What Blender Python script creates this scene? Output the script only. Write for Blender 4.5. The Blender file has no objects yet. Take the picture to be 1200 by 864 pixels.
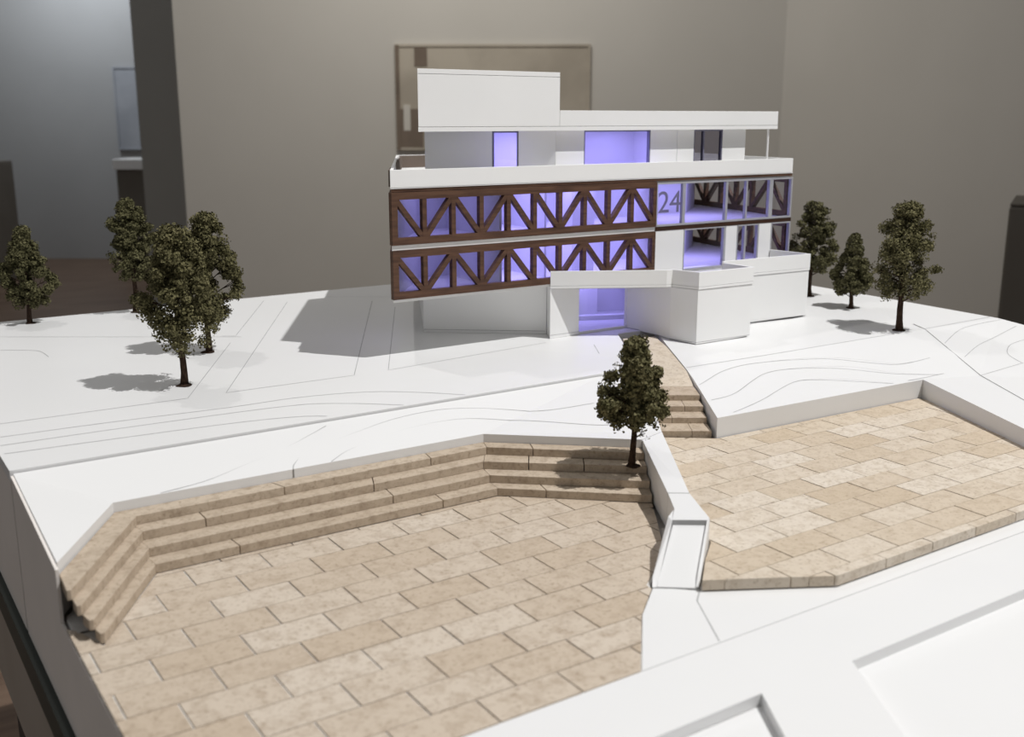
import bpy, bmesh, math, random
from mathutils import Vector, Matrix
from mathutils.bvhtree import BVHTree

S = bpy.context.scene
COL = S.collection
Z0 = 1.0            # height of the model's plateau above the gallery floor
YAW = 56.5          # heading of the camera, degrees from the facade direction (X)

# ------------------------------------------------------------------ camera, world, light, exposure
cam_d = bpy.data.cameras.new('camera')
cam = bpy.data.objects.new('camera', cam_d); COL.objects.link(cam)
cam.location = (0, 0, Z0 + 0.33)
cam.rotation_euler = (math.radians(90 - 13.3), 0, math.radians(YAW - 90))
cam_d.sensor_width = 36.0
cam_d.lens = 37.2
cam_d.clip_start = 0.02
cam_d.clip_end = 60
cam_d.dof.use_dof = True
cam_d.dof.focus_distance = 1.42
cam_d.dof.aperture_fstop = 7.0
S.camera = cam

wd = bpy.data.worlds.new('gallery_ambient'); S.world = wd
wd.use_nodes = True
bg = wd.node_tree.nodes['Background']
bg.inputs[0].default_value = (1.0, 0.99, 0.98, 1)
bg.inputs[1].default_value = 0.22

S.view_settings.view_transform = 'Standard'
S.view_settings.look = 'None'
S.view_settings.exposure = 0.03
S.view_settings.gamma = 1.0
S.view_settings.use_curve_mapping = False

def spot(name, target, direction, dist, power, angle, radius, color=(1, 1, 1), blend=0.15):
    d = bpy.data.lights.new(name, 'SPOT'); o = bpy.data.objects.new(name, d); COL.objects.link(o)
    v = Vector(direction).normalized()
    o.location = Vector(target) - v * dist
    o.rotation_euler = v.to_track_quat('-Z', 'Y').to_euler()
    d.energy = power; d.spot_size = math.radians(angle); d.spot_blend = blend
    d.shadow_soft_size = radius; d.color = color
    return o

def area(name, loc, direction, power, sx, sy, color=(1, 1, 1)):
    d = bpy.data.lights.new(name, 'AREA'); o = bpy.data.objects.new(name, d); COL.objects.link(o)
    d.shape = 'RECTANGLE'; d.size = sx; d.size_y = sy; d.energy = power; d.color = color
    o.location = loc
    o.rotation_euler = Vector(direction).normalized().to_track_quat('-Z', 'Y').to_euler()
    return o

# two gallery spotlights on the model
spot('gallery_spotlight', (0.95, 1.0, Z0), (-1.18, 1.60, -4.35), 4.78, 870, 33, 0.028, (1.0, 0.99, 0.975))
spot('second_gallery_spotlight', (0.8, 1.1, Z0), (0.15, -0.58, -1), 4.4, 85, 36, 0.03, (1.0, 0.98, 0.95))

FW = Vector((math.cos(math.radians(YAW)), math.sin(math.radians(YAW)), 0))
RT = Vector((math.sin(math.radians(YAW)), -math.cos(math.radians(YAW)), 0))
def room(d, r, z=0.0):          # a point of the gallery: d ahead of the visitor, r to the right, z above the floor
    return FW * d + RT * r + Vector((0, 0, z))

# unseen fill lights, added to grade the brightness of the room walls
area('back_wall_fill', room(4.7, -0.35, 3.4), room(1.8, 0.0, -1.7), 27, 1.0, 0.3, (1.0, 0.96, 0.88))
area('far_wall_fill', room(9.3, -3.9, 3.2), room(0.9, 0.35, -1.6), 22, 0.6, 0.3, (0.90, 0.95, 1.0))

# ------------------------------------------------------------------ materials
def mat(name, base, rough=0.6, spec=0.3, noise=None, bump=None):
    m = bpy.data.materials.new(name); m.use_nodes = True
    nt = m.node_tree; p = nt.nodes['Principled BSDF']
    p.inputs['Base Color'].default_value = (*base, 1)
    p.inputs['Roughness'].default_value = rough
    p.inputs['Specular IOR Level'].default_value = spec
    tc = nt.nodes.new('ShaderNodeTexCoord')
    if noise:
        scale, other, lo, hi, stretch = noise
        mp = nt.nodes.new('ShaderNodeMapping'); mp.inputs['Scale'].default_value = stretch
        n = nt.nodes.new('ShaderNodeTexNoise'); n.inputs['Scale'].default_value = scale
        n.inputs['Detail'].default_value = 5
        r = nt.nodes.new('ShaderNodeMapRange'); r.inputs[1].default_value = lo; r.inputs[2].default_value = hi
        mx = nt.nodes.new('ShaderNodeMixRGB')
        mx.inputs[1].default_value = (*base, 1); mx.inputs[2].default_value = (*other, 1)
        L = nt.links.new
        L(tc.outputs['Object'], mp.inputs[0]); L(mp.outputs[0], n.inputs['Vector'])
        L(n.outputs['Fac'], r.inputs[0]); L(r.outputs[0], mx.inputs[0]); L(mx.outputs[0], p.inputs['Base Color'])
    if bump:
        bs, st = bump
        n2 = nt.nodes.new('ShaderNodeTexNoise'); n2.inputs['Scale'].default_value = bs; n2.inputs['Detail'].default_value = 4
        b = nt.nodes.new('ShaderNodeBump'); b.inputs['Strength'].default_value = st; b.inputs['Distance'].default_value = 0.001
        nt.links.new(tc.outputs['Object'], n2.inputs['Vector'])
        nt.links.new(n2.outputs['Fac'], b.inputs['Height']); nt.links.new(b.outputs[0], p.inputs['Normal'])
    return m

def stone_mat(name, a, b, dark, spread=1.0):
    """travertine: per-block tone, soft mottling, small pits"""
    m = bpy.data.materials.new(name); m.use_nodes = True
    nt = m.node_tree; p = nt.nodes['Principled BSDF']; L = nt.links.new
    p.inputs['Roughness'].default_value = 0.75; p.inputs['Specular IOR Level'].default_value = 0.2
    tc = nt.nodes.new('ShaderNodeTexCoord'); geo = nt.nodes.new('ShaderNodeNewGeometry')
    n1 = nt.nodes.new('ShaderNodeTexNoise'); n1.inputs['Scale'].default_value = 75; n1.inputs['Detail'].default_value = 7; n1.inputs['Roughness'].default_value = 0.72
    off = nt.nodes.new('ShaderNodeVectorMath'); off.operation = 'ADD'
    sc = nt.nodes.new('ShaderNodeMath'); sc.operation = 'MULTIPLY'; sc.inputs[1].default_value = 7.0
    L(geo.outputs['Random Per Island'], sc.inputs[0]); L(tc.outputs['Object'], off.inputs[0]); L(sc.outputs[0], off.inputs[1])
    L(off.outputs[0], n1.inputs['Vector'])
    mx = nt.nodes.new('ShaderNodeMixRGB'); mx.inputs[1].default_value = (*a, 1); mx.inputs[2].default_value = (*b, 1)
    L(geo.outputs['Random Per Island'], mx.inputs[0])
    r1 = nt.nodes.new('ShaderNodeMapRange'); r1.inputs[1].default_value = 0.46; r1.inputs[2].default_value = 0.68; r1.inputs[4].default_value = 0.72 * spread
    L(n1.outputs['Fac'], r1.inputs[0])
    mx2 = nt.nodes.new('ShaderNodeMixRGB'); mx2.inputs[2].default_value = (*dark, 1)
    L(r1.outputs[0], mx2.inputs[0]); L(mx.outputs[0], mx2.inputs[1])
    n3 = nt.nodes.new('ShaderNodeTexNoise'); n3.inputs['Scale'].default_value = 260; n3.inputs['Detail'].default_value = 3
    L(off.outputs[0], n3.inputs['Vector'])
    r3 = nt.nodes.new('ShaderNodeMapRange'); r3.inputs[1].default_value = 0.56; r3.inputs[2].default_value = 0.72; r3.inputs[4].default_value = 0.5
    L(n3.outputs['Fac'], r3.inputs[0])
    mx3 = nt.nodes.new('ShaderNodeMixRGB'); mx3.inputs[2].default_value = (dark[0] * 0.7, dark[1] * 0.66, dark[2] * 0.6, 1)
    L(r3.outputs[0], mx3.inputs[0]); L(mx2.outputs[0], mx3.inputs[1]); L(mx3.outputs[0], p.inputs['Base Color'])
    bp = nt.nodes.new('ShaderNodeBump'); bp.inputs['Strength'].default_value = 0.25; bp.inputs['Distance'].default_value = 0.0006
    L(n3.outputs['Fac'], bp.inputs['Height']); L(bp.outputs[0], p.inputs['Normal'])
    return m

def glass_mat(name, tint, gloss=0.10):
    m = bpy.data.materials.new(name); m.use_nodes = True
    nt = m.node_tree; L = nt.links.new
    for n in list(nt.nodes):
        if n.type == 'BSDF_PRINCIPLED': nt.nodes.remove(n)
    out = [n for n in nt.nodes if n.type == 'OUTPUT_MATERIAL'][0]
    t = nt.nodes.new('ShaderNodeBsdfTransparent'); t.inputs[0].default_value = (*tint, 1)
    g = nt.nodes.new('ShaderNodeBsdfGlossy'); g.inputs['Roughness'].default_value = 0.03
    f = nt.nodes.new('ShaderNodeLayerWeight'); f.inputs[0].default_value = 0.5
    pw = nt.nodes.new('ShaderNodeMath'); pw.operation = 'POWER'; pw.inputs[1].default_value = 4.0
    mm = nt.nodes.new('ShaderNodeMath'); mm.operation = 'MULTIPLY_ADD'; mm.inputs[1].default_value = gloss * 4; mm.inputs[2].default_value = 0.03
    L(f.outputs['Facing'], pw.inputs[0])
    mx = nt.nodes.new('ShaderNodeMixShader')
    L(pw.outputs[0], mm.inputs[0]); L(mm.outputs[0], mx.inputs[0]); L(t.outputs[0], mx.inputs[1]); L(g.outputs[0], mx.inputs[2])
    L(mx.outputs[0], out.inputs[0])
    return m

M = {}
M['white'] = mat('white_acrylic', (0.89, 0.89, 0.885), 0.5, 0.25, (6, (0.87, 0.87, 0.865), 0.4, 0.6, (1, 1, 1)))
M['terrain'] = mat('white_terrain_board', (0.77, 0.77, 0.77), 0.45, 0.3, (4, (0.755, 0.755, 0.755), 0.4, 0.6, (1, 1, 1)))
M['side'] = mat('grey_side_board', (0.84, 0.79, 0.75), 0.55, 0.25, (8, (0.80, 0.755, 0.715), 0.4, 0.6, (1, 1, 1)))
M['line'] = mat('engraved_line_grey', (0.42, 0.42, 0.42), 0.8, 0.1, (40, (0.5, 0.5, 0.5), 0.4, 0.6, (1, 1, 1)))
M['groove'] = mat('deep_groove_grey', (0.22, 0.215, 0.21), 0.8, 0.1, (40, (0.28, 0.275, 0.27), 0.4, 0.6, (1, 1, 1)))
M['wood'] = mat('walnut_veneer', (0.120, 0.062, 0.038), 0.55, 0.3, (90, (0.066, 0.033, 0.021), 0.38, 0.66, (0.25, 1.0, 3.0)), (300, 0.15))
M['darkwood'] = mat('dark_brown_band', (0.055, 0.026, 0.016), 0.6, 0.2, (60, (0.04, 0.02, 0.012), 0.4, 0.6, (0.3, 1, 3)))
M['liningshade'] = mat('shaded_brown_parapet_lining', (0.16, 0.125, 0.105), 0.7, 0.2, (20, (0.14, 0.11, 0.09), 0.4, 0.6, (1, 1, 1)))  # brown inner face, with the top storey's shadow put into the colour
M['alu'] = mat('grey_aluminium_frame', (0.40, 0.40, 0.43), 0.4, 0.5, (50, (0.36, 0.36, 0.39), 0.4, 0.6, (1, 1, 1)))
M['darkframe'] = mat('dark_window_frame', (0.19, 0.185, 0.26), 0.5, 0.4, (50, (0.17, 0.165, 0.235), 0.4, 0.6, (1, 1, 1)))
M['digit'] = mat('grey_digit_film', (0.17, 0.16, 0.25), 0.6, 0.2, (50, (0.16, 0.15, 0.23), 0.4, 0.6, (1, 1, 1)))
M['inner'] = mat('white_interior', (0.78, 0.78, 0.80), 0.6, 0.2, (8, (0.76, 0.76, 0.78), 0.4, 0.6, (1, 1, 1)))
M['glass'] = glass_mat('clear_acrylic_pane', (0.90, 0.90, 0.95), 0.10)
M['smoke'] = glass_mat('tinted_acrylic_pane', (0.70, 0.69, 0.76), 0.10)
M['stone'] = stone_mat('travertine_paving', (0.60, 0.525, 0.44), (0.51, 0.42, 0.325), (0.37, 0.29, 0.215))
M['stone2'] = stone_mat('travertine_terrace', (0.66, 0.59, 0.50), (0.54, 0.445, 0.335), (0.40, 0.315, 0.225), 0.8)
M['step'] = stone_mat('travertine_steps', (0.53, 0.445, 0.35), (0.48, 0.395, 0.305), (0.31, 0.24, 0.175))
M['grout'] = mat('pale_grout_board', (0.74, 0.73, 0.71), 0.7, 0.1, (60, (0.62, 0.60, 0.57), 0.4, 0.6, (1, 1, 1)))
M['bark'] = mat('brown_bark', (0.060, 0.036, 0.024), 0.9, 0.1, (400, (0.025, 0.016, 0.012), 0.35, 0.65, (1, 1, 0.4)), (500, 0.5))
M['soil'] = mat('dark_brown_glue', (0.055, 0.032, 0.022), 0.9, 0.1, (300, (0.03, 0.02, 0.015), 0.35, 0.65, (1, 1, 1)))
M['leaf'] = mat('olive_foam_foliage', (0.105, 0.097, 0.046), 0.85, 0.1, (110, (0.20, 0.182, 0.095), 0.46, 0.62, (1, 1, 1)))
M['leafdark'] = mat('dark_foam_foliage', (0.092, 0.087, 0.043), 0.85, 0.1, (110, (0.165, 0.155, 0.08), 0.46, 0.62, (1, 1, 1)))
M['wall'] = mat('gallery_wall_paint', (0.70, 0.675, 0.63), 0.8, 0.1, (1.5, (0.68, 0.655, 0.61), 0.4, 0.6, (1, 1, 1)))
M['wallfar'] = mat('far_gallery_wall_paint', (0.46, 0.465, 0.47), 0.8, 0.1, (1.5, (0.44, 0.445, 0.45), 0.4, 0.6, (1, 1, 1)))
M['wallshade'] = mat('shaded_wall_grey', (0.40, 0.395, 0.375), 0.8, 0.1, (1.5, (0.38, 0.375, 0.355), 0.4, 0.6, (1, 1, 1)))  # wall grey darkened in the colour to stand for unlit walls
M['floor'] = mat('brown_wood_floor', (0.20, 0.135, 0.095), 0.45, 0.3, (5, (0.14, 0.09, 0.062), 0.4, 0.6, (0.4, 4, 1)))
M['plinth'] = mat('charcoal_plinth_paint', (0.17, 0.155, 0.135), 0.7, 0.2, (5, (0.16, 0.145, 0.125), 0.4, 0.6, (1, 1, 1)))
M['plinthtop'] = mat('white_plinth_top', (0.8, 0.8, 0.8), 0.6, 0.2, (5, (0.78, 0.78, 0.78), 0.4, 0.6, (1, 1, 1)))
M['tabletop'] = mat('dark_green_glass_edge', (0.030, 0.038, 0.032), 0.5, 0.3, (5, (0.026, 0.033, 0.028), 0.4, 0.6, (1, 1, 1)))
M['apron'] = mat('brown_grey_table_board', (0.36, 0.32, 0.28), 0.6, 0.3, (8, (0.34, 0.30, 0.26), 0.4, 0.6, (1, 1, 1)))
M['tableleg'] = mat('black_steel_leg', (0.02, 0.02, 0.02), 0.5, 0.4, (20, (0.025, 0.025, 0.025), 0.4, 0.6, (1, 1, 1)))
M['canvas'] = mat('faded_print', (0.60, 0.545, 0.46), 0.8, 0.1, (2.2, (0.48, 0.43, 0.36), 0.42, 0.62, (1, 1, 1)))
M['canvasdark'] = mat('brown_print_area', (0.25, 0.20, 0.16), 0.8, 0.1, (4, (0.20, 0.16, 0.13), 0.42, 0.62, (1, 1, 1)))
M['canvaspale'] = mat('pale_print_area', (0.72, 0.69, 0.63), 0.8, 0.1, (4, (0.66, 0.63, 0.57), 0.42, 0.62, (1, 1, 1)))
M['pic'] = mat('blue_grey_print', (0.42, 0.44, 0.48), 0.8, 0.1, (3, (0.36, 0.38, 0.42), 0.42, 0.62, (1, 1, 1)))

# ------------------------------------------------------------------ mesh helpers
def origin(o):
    v = Vector((0, 0, 0))
    while o is not None:
        v += o.location; o = o.parent
    return v

class MB:
    """collects shapes given in model coordinates (z = 0 on the plateau)"""
    def __init__(s): s.bm = bmesh.new()
    def prism(s, poly, z0, z1):
        n = len(poly)
        a = sum(poly[i][0] * poly[(i + 1) % n][1] - poly[(i + 1) % n][0] * poly[i][1] for i in range(n))
        if a < 0: poly = poly[::-1]
        zt = [(p[2] if len(p) > 2 else z1) for p in poly]
        t = [s.bm.verts.new((p[0], p[1], z)) for p, z in zip(poly, zt)]
        b = [s.bm.verts.new((p[0], p[1], z0)) for p in poly]
        ft = s.bm.faces.new(t); fb = s.bm.faces.new(b[::-1])
        for i in range(n):
            j = (i + 1) % n
            s.bm.faces.new((b[i], b[j], t[j], t[i]))
        if n > 4:
            ft.normal_update(); fb.normal_update()
            bmesh.ops.triangulate(s.bm, faces=[ft, fb])
        return s
    def standing(s, poly, z1, lift=0.0009):
        """prism whose foot follows the ground"""
        n = len(poly)
        if sum(poly[i][0] * poly[(i + 1) % n][1] - poly[(i + 1) % n][0] * poly[i][1] for i in range(n)) < 0: poly = poly[::-1]
        ring = []
        for i in range(n):
            p, q = Vector(poly[i]), Vector(poly[(i + 1) % n]); m_ = max(1, int((q - p).length / 0.012))
            ring += [p.lerp(q, k_ / m_) for k_ in range(m_)]
        t = [s.bm.verts.new((p.x, p.y, z1)) for p in ring]
        b = []
        for p in ring:
            h = drop(p.x, p.y); b.append(s.bm.verts.new((p.x, p.y, (h if h is not None else -0.002) + lift)))
        f_ = s.bm.faces.new(t)
        for i in range(len(ring)):
            j = (i + 1) % len(ring); s.bm.faces.new((b[i], b[j], t[j], t[i]))
        f_.normal_update(); bmesh.ops.triangulate(s.bm, faces=[f_])
        return s
    def box(s, a, b):
        x0, y0, z0 = a; x1, y1, z1 = b
        return s.prism([(x0, y0), (x1, y0), (x1, y1), (x0, y1)], z0, z1)
    def slab(s, p, q, t, z0, z1):
        """upright board from p to q in plan, thickness t to the left of p->q"""
        d = Vector((q[0] - p[0], q[1] - p[1])).normalized(); n = Vector((-d.y, d.x)) * t
        return s.prism([p, q, (q[0] + n.x, q[1] + n.y), (p[0] + n.x, p[1] + n.y)], z0, z1)
    def bar(s, p, q, w, nrm, d0, d1):
        """bar from p to q, width w across, from depth d0 to d1 along nrm"""
        p = Vector(p); q = Vector(q); nrm = Vector(nrm).normalized()
        u = (q - p).normalized(); v = nrm.cross(u).normalized() * (w / 2)
        c = [p + v, p - v, q - v, q + v]
        A = [s.bm.verts.new(x + nrm * d0) for x in c]; B = [s.bm.verts.new(x + nrm * d1) for x in c]
        s.bm.faces.new(A); s.bm.faces.new(B[::-1])
        for i in range(4):
            j = (i + 1) % 4; s.bm.faces.new((A[i], B[i], B[j], A[j]))
        return s
    def tube(s, pts, rad, n=7, cap=True):
        rings = []
        for i, p in enumerate(pts):
            p = Vector(p)
            d = (Vector(pts[min(i + 1, len(pts) - 1)]) - Vector(pts[max(i - 1, 0)])).normalized()
            u = d.orthogonal().normalized() if abs(d.z) < 0.95 else Vector((1, 0, 0)) - d * d.x
            u.normalize(); v = d.cross(u)
            rings.append([s.bm.verts.new(p + (u * math.cos(6.2832 * k / n) + v * math.sin(6.2832 * k / n)) * rad[i]) for k in range(n)])
        for a, b in zip(rings, rings[1:]):
            for k in range(n):
                s.bm.faces.new((a[k], a[(k + 1) % n], b[(k + 1) % n], b[k]))
        if cap:
            s.bm.faces.new(rings[0][::-1]); s.bm.faces.new(rings[-1])
        return s
    def build(s, name, m, parent=None, bevel=0.0, smooth=False, z0=Z0):
        for v in s.bm.verts: v.co.z += z0
        o0 = origin(parent)
        for v in s.bm.verts: v.co -= o0
        bmesh.ops.recalc_face_normals(s.bm, faces=s.bm.faces)
        me = bpy.data.meshes.new(name); s.bm.to_mesh(me); s.bm.free()
        if smooth:
            for p in me.polygons: p.use_smooth = True
        o = bpy.data.objects.new(name, me); COL.objects.link(o)
        me.materials.append(m)
        if parent is not None: o.parent = parent
        if bevel:
            b = o.modifiers.new('edge', 'BEVEL'); b.width = bevel; b.segments = 2; b.limit_method = 'ANGLE'
        return o

def tag(o, label, cat, group=None):
    o['label'] = label; o['category'] = cat
    if group: o['group'] = group
    return o
def thing(name, loc, label, cat, group=None):
    o = bpy.data.objects.new(name, None); COL.objects.link(o)
    o.location = loc; o.empty_display_size = 0.02
    return tag(o, label, cat, group)
def structure(o): o['kind'] = 'structure'; return o

def offset(poly, d):
    """polygon (counter-clockwise) moved inwards by d"""
    n = len(poly); out = []
    for i in range(n):
        p0, p1, p2 = Vector(poly[i - 1][:2]), Vector(poly[i][:2]), Vector(poly[(i + 1) % n][:2])
        e1 = (p1 - p0).normalized(); e2 = (p2 - p1).normalized()
        n1 = Vector((-e1.y, e1.x)); n2 = Vector((-e2.y, e2.x))
        k = d / max(0.25, 1 + n1.dot(n2))
        q = p1 + (n1 + n2) * k
        out.append((q.x, q.y))
    return out

def clip(poly, rect):
    x0, x1, y0, y1 = rect
    for ax, lim, sg in ((0, x0, 1), (0, x1, -1), (1, y0, 1), (1, y1, -1)):
        res = []
        for i in range(len(poly)):
            a, b = poly[i - 1], poly[i]
            ia = (a[ax] - lim) * sg >= 0; ib = (b[ax] - lim) * sg >= 0
            if ia != ib:
                t = (lim - a[ax]) / (b[ax] - a[ax])
                res.append((a[0] + (b[0] - a[0]) * t, a[1] + (b[1] - a[1]) * t))
            if ib: res.append(b)
        poly = res
        if len(poly) < 3: return []
    return poly
def parea(p): return abs(sum(p[i - 1][0] * p[i][1] - p[i][0] * p[i - 1][1] for i in range(len(p)))) / 2

# ------------------------------------------------------------------ the gallery room
def wall(name, p, q, h, m, t=0.15):
    """upright wall from p to q (d, r), thickness t away from the visitor"""
    a = room(*p); b = room(*q)
    return structure(MB().slab((a.x, a.y), (b.x, b.y), t, 0, h).build(name, m, z0=0))
wall('wall_back', (6.5, 1.607), (6.5, -1.985), 3.6, M['wall'], -0.25)
wall('wall_right', (2.6, 4.0), (6.5, 1.607), 3.6, M['wall'], -0.15)
wall('wall_left', (7.6, -2.0), (7.6, -2.61), 3.6, M['wallshade'], -0.4)
wall('wall_far', (10.3, 0.5), (10.3, -4.9), 3.6, M['wallfar'], -0.15)
wall('wall_far_left', (10.3, -4.9), (5.0, -5.3), 3.6, M['wallshade'], -0.15)
f = MB().box((-5, -5, -0.08), (13, 15, 0)).build('floor', M['floor'], z0=0); structure(f)

def plinth(name, d, r, w, dep, h, label, top=False, turn=0.0):
    c = room(d, r); RT = globals()['RT'].copy(); FW = globals()['FW'].copy()
    RT.rotate(Matrix.Rotation(-math.radians(turn), 3, 'Z')); FW.rotate(Matrix.Rotation(-math.radians(turn), 3, 'Z'))
    t = thing(name, c, label, 'plinth')
    def quad(w, dep): return [tuple((c + RT * a + FW * b)[:2]) for a, b in ((-w / 2, 0), (w / 2, 0), (w / 2, dep), (-w / 2, dep))]
    MB().prism(quad(w, dep), 0, h - (0.09 if top else 0.012)).build('plinth_body', M['plinth'], t, 0.01, z0=0)
    MB().prism([tuple((c + RT * a + FW * b)[:2]) for a, b in ((-w / 2 - .02, -.02), (w / 2 + .02, -.02), (w / 2 + .02, dep + .02), (-w / 2 - .02, dep + .02))] if top else quad(w - .004, dep - .004), h - (0.09 if top else 0.012), h).build('plinth_top', M['plinthtop'] if top else M['plinth'], t, 0.005, z0=0)
    return t
plinth('display_plinth', 4.0, 2.14, 0.5, 0.5, 1.012, 'dark charcoal plinth standing in front of the grey side wall behind the site model', turn=27)
plinth('display_plinth', 8.6, -4.47, 0.5, 0.5, 0.985, 'dark plinth at the edge of the picture deep in the next room')
plinth('display_plinth', 9.5, -3.33, 0.34, 0.4, 0.98, 'dark plinth with a white top under the blue-grey print in the next room', True)

def framed(name, d, r0, r1, z0, z1, label, mframe, mprint, th=0.02):
    c = room(d, (r0 + r1) / 2, (z0 + z1) / 2)
    t = thing(name, c, label, 'picture')
    def pan(a0, a1, b0, b1, d0, d1):
        mb = MB(); q = [room(d + e, a) for a, e in ((a0, d0), (a1, d0), (a1, d1), (a0, d1))]
        return mb.prism([tuple(v[:2]) for v in q], b0, b1)
    fr = MB(); w = 0.015
    for box in ((r0, r1, z1 - w, z1), (r0, r1, z0, z0 + w), (r0, r0 + w, z0 + w, z1 - w), (r1 - w, r1, z0 + w, z1 - w)):
        q = [room(d + e, a) for a, e in ((box[0], -th), (box[1], -th), (box[1], 0), (box[0], 0))]
        fr.prism([tuple(v[:2]) for v in q], box[2], box[3])
    fr.build('picture_frame', mframe, t, z0=0)
    pan(r0 + w, r1 - w, z0 + w, z1 - w, -th * 0.6, 0).build('print', mprint, t, z0=0)
    return t, pan
t, pan = framed('framed_print', 6.495, -0.690, 0.462, 1.145, 1.755, 'large faded beige print hanging on the grey wall behind the building model', M['canvas'], M['canvas'])
pan(-0.685, -0.53, 1.15, 1.385, -0.0165, -0.008).build('printed_patch', M['canvasdark'], t, z0=0)
pan(-0.575, -0.50, 1.63, 1.75, -0.0165, -0.008).build('printed_patch', M['canvasdark'], t, z0=0)
pan(-0.645, -0.605, 1.26, 1.41, -0.018, -0.008).build('printed_patch', M['canvaspale'], t, z0=0)
pan(-0.688, -0.665, 1.15, 1.75, -0.023, -0.008).build('printed_patch', M['canvasdark'], t, z0=0)
framed('framed_print', 10.29, -3.74, -3.50, 1.04, 1.80, 'narrow blue-grey print hanging on the far wall of the next room', M['pic'], M['pic'])

# ------------------------------------------------------------------ display table
tb = thing('display_table', (0.9, 1.05, 0), 'dark-edged display table with brown-grey sides that carries the white site model', 'table')
MB().box((0.123, 0.17, -0.200), (1.74, 1.96, -0.1695)).build('table_top', M['tabletop'], tb)
ap = MB()
ap.box((0.128, 0.18, -0.335), (0.15, 1.95, -0.2005)); ap.box((1.71, 0.18, -0.335), (1.732, 1.95, -0.2005))
ap.box((0.1505, 0.18, -0.335), (1.7095, 0.20, -0.2005)); ap.box((0.1505, 1.93, -0.335), (1.7095, 1.95, -0.2005))
ap.build('apron', M['apron'], tb)
for lx, ly in ((0.155, 0.21), (1.64, 0.21), (0.155, 1.42), (1.64, 1.85)):
    l = MB().box((lx, ly, -1.0), (lx + 0.06, ly + 0.06, -0.2005)).build('leg', M['tableleg'], tb)

# ------------------------------------------------------------------ site model base
sb = thing('site_model_base', (0.9, 1.05, Z0 - 0.165), 'white stepped terrain base with engraved contour lines on the display table', 'model base')
XL, XR = 0.131, 1.70
plateau = [(XL, 1.0735, 0), (0.85, 1.0735, 0), (0.925, 1.0735, -0.012), (0.965, 1.14, -0.008), (1.03, 1.245, -0.001), (1.088, 1.228, -0.002),
           (1.065, 1.18, -0.006), (1.016, 1.085, -0.0175), (1.165, 1.071, -0.0125), (1.425, 1.045, -0.005), (1.651, 1.018, 0.0), (1.664, 1.018, 0.0),
           (1.672, 1.20, 0), (1.678, 1.46, 0), (1.69, 1.925, 0), (XL, 1.912, 0)]
terr = MB()
# plateau as explicit pieces so that the gentle fall towards the terrace is clean
def piece(mb, idx, bottom=-0.06): mb.prism([plateau[i] for i in idx], bottom, 0)
fl = (1.09, 1.27, 0.0)
mbp = MB()
mbp.prism([(XL, 1.0735, 0), (0.85, 1.0735, 0), (0.85, 1.925, 0), (XL, 1.912, 0)], -0.0115, 0)
mbp.prism([(XL + .004, 1.0745), (0.85, 1.0745), (0.85, 1.92), (XL + .004, 1.905)], -0.079, -0.0117)
mbp.prism([(0.85, 1.27, 0), (1.678, 1.27, 0), (1.69, 1.925, 0), (0.85, 1.925, 0)], -0.06, 0)
mbp.prism([(0.85, 1.0735, 0), (0.925, 1.0735, -0.012), (0.965, 1.14, -0.008), (1.04, 1.27, 0), (0.85, 1.27, 0)], -0.06, 0)
mbp.prism([(1.016, 1.085, -0.0175), (1.165, 1.071, -0.0125), (1.20, 1.27, 0), (1.115, 1.27, 0), (1.065, 1.18, -0.007)], -0.06, 0)
mbp.prism([(1.165, 1.071, -0.0125), (1.425, 1.045, -0.005), (1.45, 1.27, 0), (1.20, 1.27, 0)], -0.06, 0)
mbp.prism([(1.425, 1.045, -0.005), (1.664, 1.018, 0.0), (1.678, 1.27, 0), (1.45, 1.27, 0)], -0.06, 0)
# falling ground beside the terrace
R1, R2, R3 = (0.913, 0.916, -0.033), (1.299, 0.899, -0.033), (1.2, 0.686, -0.037)
mbp.prism([(1.016, 1.085, -0.0175), (0.995, 1.048, -0.0215), R1, (1.10, 0.908, -0.033), (1.165, 1.071, -0.0125)], -0.075, 0)
mbp.prism([(1.165, 1.071, -0.0125), (1.10, 0.908, -0.033), R2, (1.425, 1.045, -0.005)], -0.075, 0)
mbp.prism([(1.425, 1.045, -0.005), R2, (1.392, 0.870, -0.0335), (1.664, 1.018, 0.0)], -0.075, 0)
mbp.prism([(1.664, 1.018, 0.0), (1.392, 0.870, -0.0335), (1.324, 0.762, -0.036), (1.35, 0.60, -0.037), (1.66, 0.60, -0.037)], -0.164, 0)
mbp.prism([(1.392, 0.870, -0.0335), R2, R3, (1.142, 0.565, -0.039), (1.35, 0.565, -0.039), (1.324, 0.762, -0.036)], -0.075, 0)
o_plat = mbp.build('plateau', M['terrain'], sb)
# slope between plateau and amphitheatre
EDGE = [(0.134, 0.879), (0.207, 0.998), (0.619, 0.995), (0.757, 0.877)]
ze = -0.0245
sl = MB()
sl.prism([(XL + .0028, 1.072, -0.003), (0.1345, 0.879, ze), (0.207, 0.998, ze)], -0.0725, 0)
sl.prism([(XL + .0028, 1.072, -0.003), (0.207, 0.998, ze), (0.619, 0.995, ze), (0.85, 1.072, -0.003)], -0.0725, 0)
sl.prism([(0.85, 1.072, -0.003), (0.619, 0.995, ze), (0.757, 0.877, ze), (0.80, 0.892, -0.026), (0.925, 1.072, -0.0135)], -0.0725, 0)
o_slope = sl.build('sloping_lawn', M['terrain'], sb)
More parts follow.
